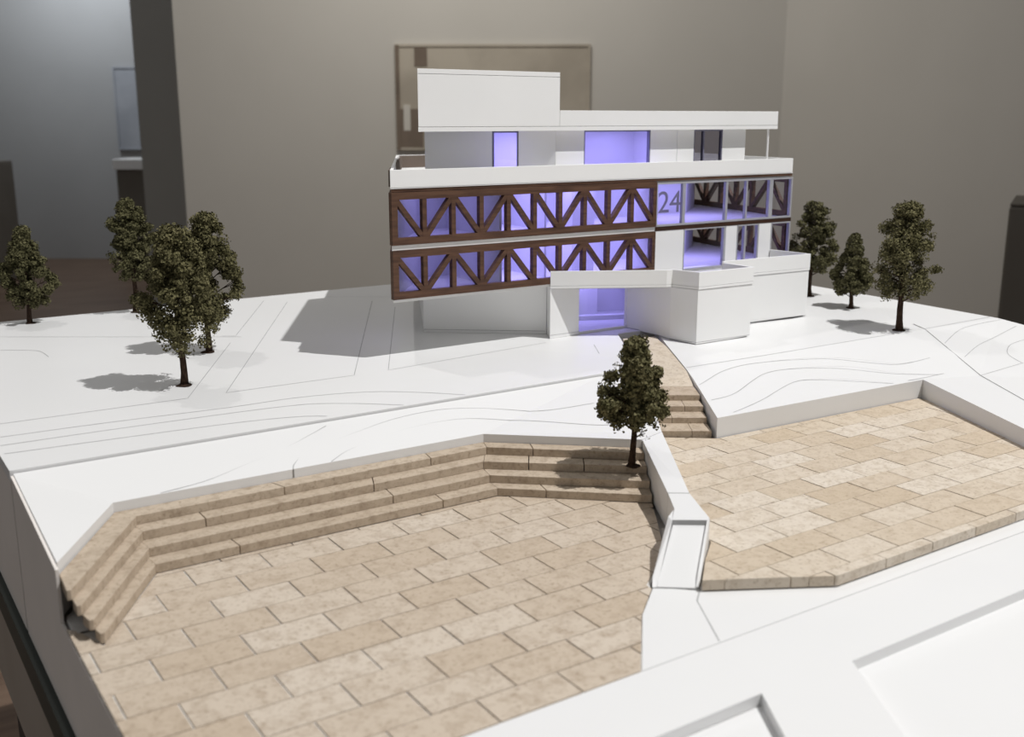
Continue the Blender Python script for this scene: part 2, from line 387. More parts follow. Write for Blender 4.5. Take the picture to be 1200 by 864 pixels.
# side skin, body and flat apron ground
bd = MB()
bd.box((XL + 0.003, 0.20, -0.1685), (1.66, 1.905, -0.0805))
bd.build('base_body', M['side'], sb)
sk = MB()
sk.prism([(XL, 0.20), (XL + .0025, 0.20), (XL + .0025, 1.0695), (XL, 1.0695)], -0.1685, -0.0735)
sk.prism([(XL, 0.868, -0.0262), (XL + .0025, 0.868, -0.0262), (XL + .0025, 1.0695, -0.0042), (XL, 1.0695, -0.0042)], -0.0733, 0)
sk.prism([(XL, 1.0755), (XL + .0025, 1.0755), (XL + .0025, 1.905), (XL, 1.905)], -0.1685, -0.0118)
sk.build('side_panel', M['side'], sb)
MB().box((XL + .0010, 1.0700, -0.1680), (XL + .0029, 1.0750, -0.0125)).build('side_groove', M['groove'], sb)
apg = MB()
apg.prism([(0.475, 0.5425), (0.535, 0.6125), (0.577, 0.6475), (0.605, 0.622), (0.70, 0.66), (1.14, 0.66), (1.14, 0.5425)], -0.080, -0.0703)
apg.build('street_panel', M['terrain'], sb)
fs = MB()
fs.prism([(XL, 0.471), (0.526, 0.471), (0.38, 0.222), (0.47, 0.222), (0.6175, 0.466), (1.66, 0.466), (1.66, 0.5418), (XL, 0.5418)], -0.080, -0.0703)
fs.build('street_panel', M['terrain'], sb)
rf = MB()
rf.box((XL, 0.20, -0.0805), (1.66, 0.4705, -0.0797))
rf.box((0.40, 0.20, -0.0797), (1.66, 0.365, -0.0792))
rf.build('recess_floor', M['terrain'], sb)
bed = MB()
bed.prism([(XL + .005, 0.5422), (0.4747, 0.5422), (0.5345, 0.613), (0.63, 0.70), (0.78, 0.90), (0.60, 0.99), (0.22, 0.99), (XL + .005, 0.872)], -0.0803, -0.0713)
bed.build('paving_bed', M['grout'], sb)
tbp = MB()
tbp.prism([(0.609, 0.622), (0.7125, 0.561), (1.14, 0.561), (1.205, 0.69), (1.298, 0.898), (0.915, 0.914), (0.995, 1.046), (1.08, 1.21), (1.03, 1.235), (0.928, 1.07), (0.80, 0.89), (0.70, 0.72)], -0.0703, -0.0687)
tbp.build('terrace_bed', M['grout'], sb)

# engraved lines, draped over the ground
dg = bpy.context.evaluated_depsgraph_get()
def bvh_of(objs):
    vs, ps = [], []
    for o in objs:
        b = len(vs); og = origin(o)
        vs += [v.co + og for v in o.data.vertices]; ps += [[b + i for i in p.vertices] for p in o.data.polygons]
    return BVHTree.FromPolygons(vs, ps)
ground = bvh_of([o_plat, o_slope])
def drop(x, y):
    h = ground.ray_cast(Vector((x, y, Z0 + 0.5)), Vector((0, 0, -1)))[0]
    return None if h is None or h.z < Z0 - 0.05 else h.z - Z0
def smooth_line(pts):
    if len(pts) < 4: return pts
    out = []
    for i in range(len(pts) - 1):
        p0, p1, p2, p3 = (Vector(pts[max(0, min(len(pts) - 1, i + k))]) for k in (-1, 0, 1, 2))
        for t in (0, .25, .5, .75):
            out.append(tuple(0.5 * ((2 * p1) + (p2 - p0) * t + (2 * p0 - 5 * p1 + 4 * p2 - p3) * t * t + (3 * p1 - p0 - 3 * p2 + p3) * t ** 3)))
    out.append(tuple(pts[-1])); return out
def ribbon(mb, pts, w, curve=True, lift=0.00025):
    pts = smooth_line(pts) if curve else pts
    fine = []
    for a, b in zip(pts, pts[1:]):
        n = max(1, int((Vector(b) - Vector(a)).length / 0.012))
        fine += [(a[0] + (b[0] - a[0]) * k / n, a[1] + (b[1] - a[1]) * k / n) for k in range(n)]
    fine.append(pts[-1])
    row = []
    for i, p in enumerate(fine):
        d = (Vector(fine[min(i + 1, len(fine) - 1)]) - Vector(fine[max(0, i - 1)])).normalized()
        n = Vector((-d.y, d.x)) * (w / 2)
        z = drop(*p)
        if z is None: row.append(None); continue
        row.append([mb.bm.verts.new((p[0] + s_ * n.x, p[1] + s_ * n.y, z + lift)) for s_ in (1, -1)])
    for a, b in zip(row, row[1:]):
        if a and b: mb.bm.faces.new((a[0], a[1], b[1], b[0]))
straight = [
 [(0.136, 1.2546), (0.3563, 1.2497), (0.5086, 1.539)], [(0.4039, 1.2501), (0.7194, 1.8388)], [(0.5148, 1.5966), (0.5326, 1.5849), (0.6874, 1.8747)],
 [(0.4039, 1.2501), (0.5752, 1.2464), (0.8541, 1.7609)], [(0.9077, 1.2777), (0.6261, 1.2477), (0.8602, 1.6803)],
 [(0.2256, 1.7801), (0.5381, 1.5733)], [(0.8039, 1.852), (0.9039, 1.7858)],
 [(1.0201, 1.0904), (1.1655, 1.0715), (1.4248, 1.0455)], [(1.4932, 1.0396), (1.66, 1.0324)], [(1.3918, 0.8698), (1.4918, 0.8653)], [(1.2732, 0.905), (1.3486, 0.9)], [(0.9644, 1.2331), (0.9405, 1.19)]]
curved = [
 [(0.141, 1.1992), (0.2534, 1.1937), (0.3825, 1.1812), (0.4698, 1.1794), (0.5508, 1.1579), (0.6027, 1.121), (0.6447, 1.0783)],
 [(0.1362, 1.1662), (0.2641, 1.1625), (0.4397, 1.1501), (0.5014, 1.1253), (0.5596, 1.0776)],
 [(0.1355, 1.134), (0.3443, 1.1173), (0.4305, 1.1014), (0.4643, 1.0833)],
 [(0.2101, 1.6735), (0.2413, 1.6529), (0.2576, 1.6331), (0.2607, 1.5869)],
 [(0.2521, 0.999), (0.2976, 1.0047), (0.3404, 1.0186), (0.3939, 1.0362), (0.4547, 1.0643)],
 [(0.3876, 0.997), (0.3926, 1.0057), (0.4114, 1.0229), (0.4383, 1.0325), (0.4725, 1.0405), (0.5332, 1.0552), (0.5951, 1.0588), (0.6445, 1.0482), (0.6831, 1.032), (0.7265, 1.0126), (0.7859, 1.0028)],
 [(0.4304, 0.997), (0.4362, 1.0007), (0.4532, 1.0105), (0.4795, 1.0187), (0.5398, 1.0324), (0.608, 1.0331), (0.6623, 1.0134), (0.6945, 0.9922), (0.7489, 0.9451), (0.7782, 0.9365)],
 [(0.985, 1.0251), (1.0478, 1.05), (1.0976, 1.0561), (1.1424, 1.0489), (1.1943, 1.0355), (1.2414, 1.0151), (1.2819, 0.978), (1.3186, 0.9536), (1.3847, 0.9503)],
 [(0.9461, 0.9704), (0.9959, 0.9741), (1.0577, 1.0004), (1.1079, 1.0162), (1.1628, 1.0072), (1.223, 0.9808), (1.2803, 0.9318), (1.339, 0.9)],
 [(0.9467, 0.922), (0.9808, 0.93), (1.0257, 0.9433), (1.0747, 0.9614), (1.122, 0.9707), (1.1675, 0.9524), (1.2413, 0.906)],
 [(1.4631, 0.9805), (1.5434, 1.0099), (1.5992, 1.0146), (1.6594, 1.0115)],
 [(1.4393, 0.9283), (1.5045, 0.9501), (1.5644, 0.9611), (1.648, 0.9753)],
 [(1.4896, 0.8666), (1.504, 0.895), (1.5223, 0.9115), (1.5551, 0.9257), (1.5921, 0.927)]]
en = MB()
for l in straight: ribbon(en, l, 0.0011, False)
for l in curved: ribbon(en, l, 0.0012)
en.build('engraved_contour', M['line'], sb)
en = MB()
ribbon(en, [(1.5103, 1.0735), (1.4932, 1.0396), (1.3918, 0.8698), (1.3239, 0.762), (1.25, 0.64)], 0.0017, False)
en.build('engraved_groove', M['groove'], sb)
MB().box((0.3870, 0.9960, -0.0335), (0.3880, 0.9972, -0.0243)).build('engraved_groove', M['groove'], sb)
en = MB()
for a, b, w in (((0.609, 0.6225), (0.591, 0.607), .0014), ((0.591, 0.607), (0.556, 0.5445), .0012), ((0.576, 0.6465), (0.609, 0.6225), .0012)):
    d = (Vector(b) - Vector(a)).normalized(); n = Vector((-d.y, d.x)) * w / 2
    en.prism([(a[0] + n.x, a[1] + n.y), (a[0] - n.x, a[1] - n.y), (b[0] - n.x, b[1] - n.y), (b[0] + n.x, b[1] + n.y)], -0.0703, -0.0701)
en.build('panel_seam', M['line'], sb)

# ------------------------------------------------------------------ stone paving
def pave(poly, z0, z1, pitch, y_ref, length, x_ref, gx, gy, seed, shear=0.0):
    rnd = random.Random(seed); mb = MB()
    ys = [p[1] for p in poly]; xs = [p[0] for p in poly]
    k0 = int((min(ys) - y_ref) / pitch) - 2; k1 = int((max(ys) - y_ref) / pitch) + 2
    for k in range(k0, k1):
        y = y_ref + k * pitch
        xo = x_ref + (length / 2 if k % 2 else 0)
        i0 = int((min(xs) - xo) / length) - 2; i1 = int((max(xs) - xo) / length) + 2
        for i in range(i0, i1):
            x = xo + i * length
            c = clip(poly, (x + gx / 2, x + length - gx / 2, y + gy / 2, y + pitch - gy / 2))
            if len(c) >= 3:
                cl = []
                for p in c:
                    if not cl or (Vector(p) - Vector(cl[-1])).length > 1e-5: cl.append(p)
                if len(cl) > 2 and (Vector(cl[0]) - Vector(cl[-1])).length < 1e-5: cl.pop()
                if len(cl) >= 3 and parea(cl) > 2e-5:
                    mb.prism(cl, z0, z1 + rnd.uniform(-.0002, .0002))
    return mb
pl = [(0.1316, 0.543), (0.4742, 0.543), (0.5343, 0.6125), (0.5745, 0.6465), (0.575, 0.655), (0.64, 0.702), (0.657, 0.728), (0.7135, 0.8065), (0.588, 0.9165), (0.222, 0.9165), (0.150, 0.803), (0.139, 0.838), (0.1316, 0.848)]
plz = thing('paved_plaza', (0.4, 0.7, Z0 - 0.0712), 'large sunken plaza paved in beige stone below the curved steps', 'paving')
pave(pl, -0.0712, -0.070, 0.0371, 0.5762, 0.0706, 0.1737, 0.0016, 0.0009, 3).build('stone_paving', M['stone'], plz, 0.0003)
tp = [(0.606, 0.617), (0.7115, 0.5585), (1.139, 0.5605), (1.199, 0.684), (1.297, 0.8975), (0.9125, 0.914), (0.856, 0.957), (0.81, 0.905), (0.705, 0.735), (0.672, 0.675), (0.64, 0.649)]
ter = thing('paved_terrace', (0.9, 0.75, Z0 - 0.0685), 'raised terrace paved in pale beige stone beside the white dividing wall', 'paving')
pave(tp, -0.0685, -0.059, 0.0364, 0.6075, 0.0686, 0.7091, 0.0012, 0.0006, 8).build('stone_paving', M['stone2'], ter, 0.0003)

# ------------------------------------------------------------------ amphitheatre steps
amp = thing('seating_steps', (0.4, 0.93, Z0 - 0.07), 'four wide beige stone steps bending around the sunken plaza', 'steps')
fronts = [
 [(0.150, 0.803), (0.222, 0.917), (0.588, 0.917), (0.7135, 0.8075)],
 [(0.1445, 0.812), (0.222, 0.936), (0.590, 0.936), (0.7240, 0.8235)],
 [(0.1385, 0.824), (0.2225, 0.957), (0.595, 0.957), (0.7365, 0.8435)],
 [(0.1345, 0.837), (0.2225, 0.976), (0.611, 0.976), (0.7470, 0.8605)]]
edge_in = [(0.1345, 0.8785), (0.2075, 0.9975), (0.6185, 0.9945), (0.756, 0.877)]
splits = [[0.30, 0.52, 0.63], [0.47], [0.28, 0.455, 0.60], [0.36, 0.52]]
osplit = [[0.32], [], [0.28, 0.62], [0.30]]
for i in range(4):
    F = fronts[i]; z0, z1 = -0.07 + 0.009 * i, -0.07 + 0.009 * (i + 1)
    B = fronts[i + 1] if i < 3 else edge_in
    ov = 0.006 if i < 3 else 0.0
    mb = MB()
    B = [(B[0][0] + (-.001 if i < 3 else .0008), B[0][1] + (.001 if i < 3 else -.001)), (B[1][0] - ov * .6, B[1][1] + ov), (B[2][0] + ov * .3, B[2][1] + ov), (B[3][0] + ov * .4, B[3][1] + ov * .5)]
    rnd = random.Random(20 + i)
    if i == 0 or i == 2 or i == 1:
        B[0] = (B[0][0] + 0.004, B[0][1] + 0.004)
    # end stone with a chipped corner
    a, b = F[0], F[1]
    d = (Vector(b) - Vector(a)).normalized()
    c0 = Vector(a) + d * 0.004
    mb.prism([tuple(c0), b, B[1], B[0], (a[0] - 0.001, a[1] + 0.004)], z0 + 0.0001, z1)
    cuts = [0] + [(s_ - 0.222) / 0.366 for s_ in splits[i] if s_ < 0.58] + [1]
    lerp = lambda p, q, t: (p[0] + (q[0] - p[0]) * t, p[1] + (q[1] - p[1]) * t)
    for t0, t1 in zip(cuts, cuts[1:]):
        g0 = 0.0012 if t0 > 0 else 0.0; g1 = 0.0012 if t1 < 1 else 0.0
        mb.prism([lerp(F[1], F[2], t0 + g0), lerp(F[1], F[2], t1 - g1), lerp(B[1], B[2], t1 - g1), lerp(B[1], B[2], t0 + g0)], z0 + 0.0001, z1)
    cuts = [0] + osplit[i] + [1]
    for t0, t1 in zip(cuts, cuts[1:]):
        g0 = 0.003 if t0 > 0 else 0.002; g1 = 0.003 if t1 < 1 else 0.0
        mb.prism([lerp(F[2], F[3], t0 + g0), lerp(F[2], F[3], t1 - g1), lerp(B[2], B[3], t1 - g1), lerp(B[2], B[3], t0 + g0)], z0 + 0.0001, z1)
    mb.build('step', M['step'], amp, 0.0004)
    # rough infill core behind the exposed end of the steps

# ------------------------------------------------------------------ dividing wall with ramp
dv = thing('dividing_wall', (0.70, 0.78, Z0 - 0.0685), 'slim white wall with a kerbed ramp end between the sunken plaza and the raised terrace', 'wall')
mb = MB()
mb.prism([(0.7575, 0.8765, -0.0247), (0.681, 0.7475, -0.0335), (0.6985, 0.735, -0.0335), (0.80, 0.8915, -0.0262)], -0.0722, 0)
mb.build('wall_board', M['terrain'], dv, 0.0003)
mb = MB()
mb.prism([(0.6805, 0.7465, -0.0337), (0.658, 0.712, -0.0345), (0.6365, 0.6915, -0.0345), (0.664, 0.6725, -0.0345), (0.6695, 0.676, -0.0345), (0.6982, 0.7342, -0.0337)], -0.0685, 0)
mb.build('landing', M['terrain'], dv, 0.0003)
mb = MB()
mb.prism([(0.6372, 0.6905, -0.039), (0.5795, 0.6455, -0.0695), (0.606, 0.6255, -0.0695), (0.6628, 0.673, -0.039)], -0.0702, 0)
mb.build('ramp', M['terrain'], dv)
mb = MB()
mb.prism([(0.656, 0.711, -0.0347), (0.640, 0.7005, -0.0347), (0.582, 0.6545, -0.064), (0.5755, 0.6472, -0.0695), (0.5793, 0.6457, -0.0695), (0.587, 0.6513, -0.064), (0.636, 0.6910, -0.0347)], -0.0702, 0)
mb.build('kerb', M['terrain'], dv, 0.0003)
mb = MB()
mb.prism([(0.6630, 0.6726, -0.0347), (0.6695, 0.6755, -0.0347), (0.622, 0.6345, -0.0595), (0.609, 0.6235, -0.068), (0.6062, 0.6252, -0.0685), (0.6155, 0.6328, -0.0605)], -0.0702, 0)
mb.build('kerb', M['terrain'], dv, 0.0003)
mb = MB()
mb.prism([(0.6375, 0.6908), (0.6372, 0.6897), (0.6625, 0.6722), (0.6634, 0.6732)], -0.0390, -0.0343)
mb.prism([(0.6813, 0.7478), (0.6803, 0.7462), (0.6978, 0.7338), (0.6987, 0.7352)], -0.036, -0.0334)
mb.build('seam', M['line'], dv)

# ------------------------------------------------------------------ stairs up to the entrance
st = thing('entrance_stairs', (0.9, 1.0, Z0 - 0.0685), 'four narrow beige stone stairs and path climbing from the terrace to the building entrance', 'stairs')
A0, B0 = Vector((0.858, 0.9586)), Vector((0.9115, 0.9235))       # foot of the stairs, left and right
D = Vector((0.55, 0.835))
tread = [0.0, 0.034, 0.062, 0.090, 0.1175]
zt = -0.059; rz = 0.0076
def across(t): return (A0 + D * t, B0 + D * t)
for i in range(4):
    l0, r0 = across(tread[i]); l1, r1 = across(tread[i + 1] + (0.006 if i < 3 else 0.02))
    mid = 0.62 if i % 2 == 0 else 0.30
    mb = MB()
    m0 = l0.lerp(r0, mid); m1 = l1.lerp(r1, mid); e = Vector((0.00018, -0.00013))
    mb.prism([tuple(l0), tuple(m0 - e), tuple(m1 - e), tuple(l1)], -0.0684, zt + rz * (i + 1))
    mb.prism([tuple(m0 + e), tuple(r0), tuple(r1), tuple(m1 + e)], -0.0684, zt + rz * (i + 1))
    mb.build('stair', M['step'], st, 0.0004)
l0, r0 = across(tread[4] + 0.0205)
mb = MB()
mb.prism([(l0.x, l0.y, -0.0286), (r0.x, r0.y, -0.0286), (1.013, 1.082, -0.0185), (1.063, 1.18, -0.0078), (1.085, 1.233, -0.003), (1.032, 1.247, -0.003), (0.967, 1.14, -0.010), (0.929, 1.075, -0.0195)], -0.0684, 0)
mb.build('path_slab', M['stone2'], st)

# ------------------------------------------------------------------ the building
bl = thing('building_model', (1.05, 1.45, Z0), 'white multi-storey building model with walnut trusses, violet-lit windows and the number 24', 'building model')
YF = 1.30
LE = Vector((0.471, 0.8822)); RE = Vector((0.196, 0.98))     # directions of the two end walls
FL, FR = Vector((0.663, YF)), Vector((1.4515, YF))
BK = 1.83
BLp = FL + LE * ((BK - YF) / LE.y); BRp = FR + RE * ((BK - YF) / RE.y)
plan = [tuple(FL), tuple(FR), tuple(BRp), tuple(BLp)]
def build(mb, name, m, bevel=0.0, parent=None): return mb.build(name, m, parent or bl, bevel)

# ground floor volume: shell walls, entrance left open
gtop = 0.0772
mb = MB()
W = [(0.9455, 1.3305), (0.792, 1.449), (0.92, 1.70), (1.48, 1.70), (1.435, 1.36), (1.404, 1.30), (1.414, 1.218), (1.292, 1.2255), (1.218, 1.224), (1.2205, 1.1625), (1.109, 1.1655), (1.095, 1.211), (1.0825, 1.301)]
def walls(mb, pts, t, z0, z1, closed=False):
    P_ = pts + ([pts[0]] if closed else [])
    for p, q in zip(P_, P_[1:]): mb.slab(p, q, t, z0, z1)
mb.slab(W[0], W[1], -0.004, 0.0001, 0.0803)
build(mb, 'oblique_wall', M['white'], 0.0003)
mb = MB(); walls(mb, W[1:4], -0.004, 0.0001, gtop); build(mb, 'rear_wall', M['white'])
mb = MB(); mb.prism([(0.9285, 1.2972), (0.984, 1.2972), (0.984, 1.342), (0.9525, 1.342)], 0.0001, 0.0774)
build(mb, 'entrance_pier', M['white'], 0.0003)
mb = MB(); mb.standing(list(reversed(W[9:13])) + [(1.13, 1.301), (1.218, 1.23)], gtop)
build(mb, 'balcony_block', M['white'], 0.0003)
mb = MB(); mb.standing([W[6], W[5], W[4], (1.30, 1.36), (1.2205, 1.2275)] + [(1.292, 1.2255)], gtop)
build(mb, 'balcony_block', M['white'], 0.0003)
# plinth lines at the foot of the walls
mb = MB()
def line_on(mb, p, q, z, h=0.0007, out=0.0002):
    d = Vector((q[0] - p[0], q[1] - p[1])).normalized(); n = Vector((d.y, -d.x)) * out
    mb.prism([(p[0] + n.x, p[1] + n.y), (q[0] + n.x, q[1] + n.y), (q[0] - n.x, q[1] - n.y), (p[0] - n.x, p[1] - n.y)], z, z + h)
line_on(mb, W[1], (0.944, 1.3316), 0.0045)
build(mb, 'plinth_joint', M['line'])
for p, q, z in ((W[11], W[10], -0.004), (W[10], W[9], -0.004), ((1.225, 1.225), W[6], 0.0), ((0.929, 1.2972), (0.984, 1.2972), 0.005)):
    mb = MB(); line_on(mb, p, q, z); build(mb, 'plinth_joint', M['line'])
# ground floor plate and entrance interior
mb = MB(); mb.prism([(0.985, 1.3046), (1.083, 1.304), (1.13, 1.306), (1.31, 1.37), (1.25, 1.66), (0.95, 1.66), (0.81, 1.445), (0.95, 1.336)], 0.0001, 0.0035); build(mb, 'ground_plate', M['inner'])
mb = MB()
mb.slab((1.02, 1.48), (1.30, 1.36), -0.004, 0.0035, gtop)
mb.slab((0.955, 1.44), (1.02, 1.48), -0.004, 0.0035, gtop)
mb.box((1.06, 1.40, 0.0035), (1.10, 1.45, 0.05))
mb.prism([(0.985, 1.40), (1.14, 1.34), (1.145, 1.353), (0.99, 1.413)], 0.0035, 0.011)
build(mb, 'inner_partition', M['inner'])
mb = MB()
mb.box((0.9845, 1.3005, 0.0001), (1.0815, 1.3045, 0.004)); mb.box((0.9845, 1.3005, 0.004), (0.9862, 1.3035, 0.077)); mb.box((1.0795, 1.3005, 0.004), (1.0815, 1.3035, 0.077))
df = build(mb, 'door_frame', M['white'])
build(MB().box((0.9864, 1.3018, 0.0045), (1.0793, 1.3026, 0.0768)), 'door_pane', M['glass'], parent=df)

# first storey slab with canopy and balcony edges
can = [(0.928, 1.2965), (1.0845, 1.2095), (1.0955, 1.2085), (1.109, 1.1645), (1.2215, 1.1612), (1.2185, 1.225), (1.292, 1.2243), (1.4148, 1.217), (1.405, 1.30)]
mb = MB()
mb.prism(can + [(1.405, 1.3015), (0.9285, 1.3015)], 0.0780, 0.0818)
build(mb, 'balcony_slab', M['white'], 0.0003)
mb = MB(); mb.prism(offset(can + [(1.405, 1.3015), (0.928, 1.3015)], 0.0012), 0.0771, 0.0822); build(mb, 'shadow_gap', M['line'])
def parapet(pts, z0, z1, t=0.0035):
    """mitred thin wall: outer line pts, thickness to the left"""
    inner = []
    for i, p in enumerate(pts):
        p = Vector(p)
        e1 = (p - Vector(pts[i - 1])).normalized() if i > 0 else None
        e2 = (Vector(pts[i + 1]) - p).normalized() if i < len(pts) - 1 else None
        e1 = e1 or e2; e2 = e2 or e1
        n1 = Vector((-e1.y, e1.x)); n2 = Vector((-e2.y, e2.x))
        inner.append(p + (n1 + n2) * (t / max(0.3, 1 + n1.dot(n2))))
    mb = MB()
    for i in range(len(pts) - 1):
        mb.prism([pts[i], pts[i + 1], tuple(inner[i + 1]), tuple(inner[i])], z0, z1)
    bmesh.ops.remove_doubles(mb.bm, verts=mb.bm.verts, dist=1e-6)
    return mb
build(parapet(can[0:6], 0.0822, 0.1045), 'balcony_parapet', M['white'], 0.0002)
build(parapet([(1.2186, 1.2252), (1.292, 1.2243), (1.4148, 1.217), (1.405, 1.298)], 0.0822, 0.1060), 'balcony_parapet', M['white'], 0.0002)

# storeys 1 and 2: plates
def plate(z0, z1, name='floor_plate', m='white', grow=0.0):
    mb = MB(); mb.prism(plan if not grow else offset(plan, -grow), z0, z1); return build(mb, name, M[m], 0.0003)
plate(0.0805, 0.0845); plate(0.1528, 0.1598)
mb = MB(); mb.box((1.1365, 1.2985, 0.1531), (1.4517, 1.30, 0.1595)); build(mb, 'brown_band', M['darkwood'])
mb = MB(); mb.prism(offset(plan, 0.0008), 0.2322, 0.2370); build(mb, 'brown_band', M['wood'])
plate(0.2300, 0.2320, grow=-0.004)

# trusses
def truss(z0, z1, p, q, n, pattern, frame=0.0098, post=0.0068, brace=0.0068, dep=0.006, name='timber_truss', split=None, mtl='wood', out=0.0025):
    p = Vector((p[0], p[1], 0)); q = Vector((q[0], q[1], 0)); u = (q - p).normalized(); nrm = Vector((u.y, -u.x, 0))
    L_ = (q - p).length; zz = lambda z: Vector((0, 0, z))
    mb = MB()
    mb.bar(p + zz(z1 - frame / 2), q + zz(z1 - frame / 2), frame, nrm, -dep, out)
    mb.bar(p + zz(z0 + frame / 2), q + zz(z0 + frame / 2), frame, nrm, -dep, out)
    mb.bar(p + u * frame * .45 + zz(z0 + frame), p + u * frame * .45 + zz(z1 - frame), frame * .9, nrm, -dep, out)
    mb.bar(q - u * frame * .35 + zz(z0 + frame), q - u * frame * .35 + zz(z1 - frame), frame * .7, nrm, -dep, out)
    fr = build(mb, name, M[mtl])
    a0 = frame * .45; step_ = (L_ - frame * .8) / n
    for k in range(1, n):
        c = p + u * (a0 + k * step_)
        MB().bar(c + zz(z0 + frame - .0002), c + zz(z1 - frame + .0002), post, nrm, -dep, out - .0002).build('post', M[mtl], fr)
    for k, ch in enumerate(pattern):
        xa = a0 + k * step_ + post * .45; xb = a0 + (k + 1) * step_ - post * .45
        za, zb = (z1 - frame, z0 + frame) if ch == '\\' else (z0 + frame, z1 - frame)
        MB().bar(p + u * xa + zz(za), p + u * xb + zz(zb), brace, nrm, -dep, out - .0004).build('brace', M[mtl], fr)
    return fr
PAT = '\\/\\/\\\\/\\/\\'
truss(0.1602, 0.2318, tuple(FL), (1.1365, YF), 10, PAT)
truss(0.0848, 0.1524, tuple(FL), (1.1365, YF), 10, PAT)
PE = '/\\/\\/\\/\\/\\'
for z0, z1 in ((0.1602, 0.2300), (0.0848, 0.1524)):
    truss(z0, z1, tuple(FR + RE * .006), tuple(BRp), 10, '/\\\\/\\/\\/\\/', mtl='wood')
    q = BLp; truss(z0, z1, tuple(q), tuple(FL + LE * .008), 9, PE[:9])

# panes behind the trusses
for z0, z1 in ((0.1602, 0.2300), (0.0848, 0.1524)):
    for x0, x1 in ((0.672, 0.898), (0.8985, 1.1345)):
        build(MB().box((x0, 1.3066, z0), (x1, 1.3076, z1)), 'window_pane', M['glass'])

# glazed corner of the upper storey
def glazing(xs, z0, z1, y=YF, mt='alu', mull=None, pane='glass', w=0.0042):
    mb = MB(); x0, x1 = xs[0], xs[-1]
    mb.box((x0, y - .0015, z1 - w), (x1, y + .005, z1)); mb.box((x0, y - .0015, z0), (x1, y + .005, z0 + w))
    for i, x in enumerate(xs):
        ww = (mull or {}).get(i, w)
        a = x if i == 0 else (x - ww if i == len(xs) - 1 else x - ww / 2)
        mb.box((a, y - .0013, z0 + w), (a + ww, y + .005, z1 - w))
    fr = build(mb, 'window_frame', M[mt])
    for i, (a, b) in enumerate(zip(xs, xs[1:])):
        wa = w if i == 0 else (mull or {}).get(i, w) / 2
        wb = w if i + 2 == len(xs) else (mull or {}).get(i + 1, w) / 2
        MB().box((a + wa, y + .0012, z0 + w), (b - wb, y + .002, z1 - w)).build('pane', M[pane], fr)
    return fr
glazing([1.1380, 1.1965, 1.2925, 1.3395, 1.3985, 1.4512], 0.1600, 0.2300, mull={0: .002, 1: .006, 2: .0045, 4: .0085, 5: .0035}, w=0.0030)
# lower storey, glazed corner: white panels and narrow windows
for a, b in ((1.1370, 1.1985), (1.2945, 1.3205), (1.3735, 1.4030)):
    build(MB().box((a, YF - .001, 0.0822), (b, YF + .004, 0.1530)), 'wall_panel', M['white'], 0.0003)
glazing([1.1988, 1.2942], 0.0846, 0.1530, w=0.0022, mull={1: .0045})
glazing([1.3208, 1.3405, 1.3732], 0.0846, 0.1530, w=0.0022, mull={1: .004, 2: .003})
glazing([1.4032, 1.4515], 0.0846, 0.1530, w=0.0026)

# the number on the glass
fc = bpy.data.curves.new('house_number', 'FONT'); fc.body = '24'; fc.size = 0.0478; fc.extrude = 0.0002
fc.space_character = 0.96
fo = bpy.data.objects.new('tmp', fc); COL.objects.link(fo)
dg = bpy.context.evaluated_depsgraph_get()
me = bpy.data.meshes.new_from_object(fo.evaluated_get(dg))
COL.objects.unlink(fo); bpy.data.objects.remove(fo)
xs_ = [v.co.x for v in me.vertices]; ys_ = [v.co.y for v in me.vertices]
for v in me.vertices:
    x = (v.co.x - min(xs_)) / (max(xs_) - min(xs_)); z = (v.co.y - min(ys_)) / (max(ys_) - min(ys_)); y = v.co.z
    v.co = Vector((1.1422 + 0.0478 * x, YF - 0.0002 + y, Z0 + 0.1818 + 0.0342 * z)) - bl.location
no = bpy.data.objects.new('house_number', me); COL.objects.link(no); me.materials.clear(); me.materials.append(M['digit']); no.parent = bl
no['label'] = 'grey number 24 on the glass'

# interiors of the two storeys
for z0, z1 in ((0.0845, 0.1528), (0.1598, 0.2300)):
    mb = MB()
    mb.slab((0.80, 1.47), (1.36, 1.47), 0.004, z0, z1); mb.slab((0.690, 1.335), (0.80, 1.47), 0.004, z0, z1)
    mb.slab((1.36, 1.47), (1.462, 1.558), 0.004, z0, z1)
    mb.slab((0.852, 1.315), (0.852, 1.47), 0.004, z0, z1)
    mb.slab((0.965, 1.36), (0.965, 1.47), 0.004, z0, z1)
    mb.box((1.03, 1.38, z0), (1.075, 1.42, z1))
    mb.slab((1.1365, 1.312), (1.1365, 1.36), 0.004, z0, z1)
    build(mb, 'inner_wall', M['inner'])

# roof terrace, parapet
plate(0.2366, 0.2385)
PX_ = [tuple(BRp + Vector((-.003, -.001))), tuple(BLp + Vector((.001, -.001))), tuple(FL), (1.4500, YF), tuple(BRp + Vector((-.002, 0)))]
build(parapet(PX_, 0.2374, 0.2622, 0.004), 'roof_parapet', M['white'], 0.0003)
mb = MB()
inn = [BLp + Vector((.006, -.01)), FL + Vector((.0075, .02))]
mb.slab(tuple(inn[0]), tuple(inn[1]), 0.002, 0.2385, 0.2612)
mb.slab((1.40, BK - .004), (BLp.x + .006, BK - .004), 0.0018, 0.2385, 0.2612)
build(mb, 'parapet_shade_lining', M['liningshade'])  # brown sheet that also carries the shade inside the parapet

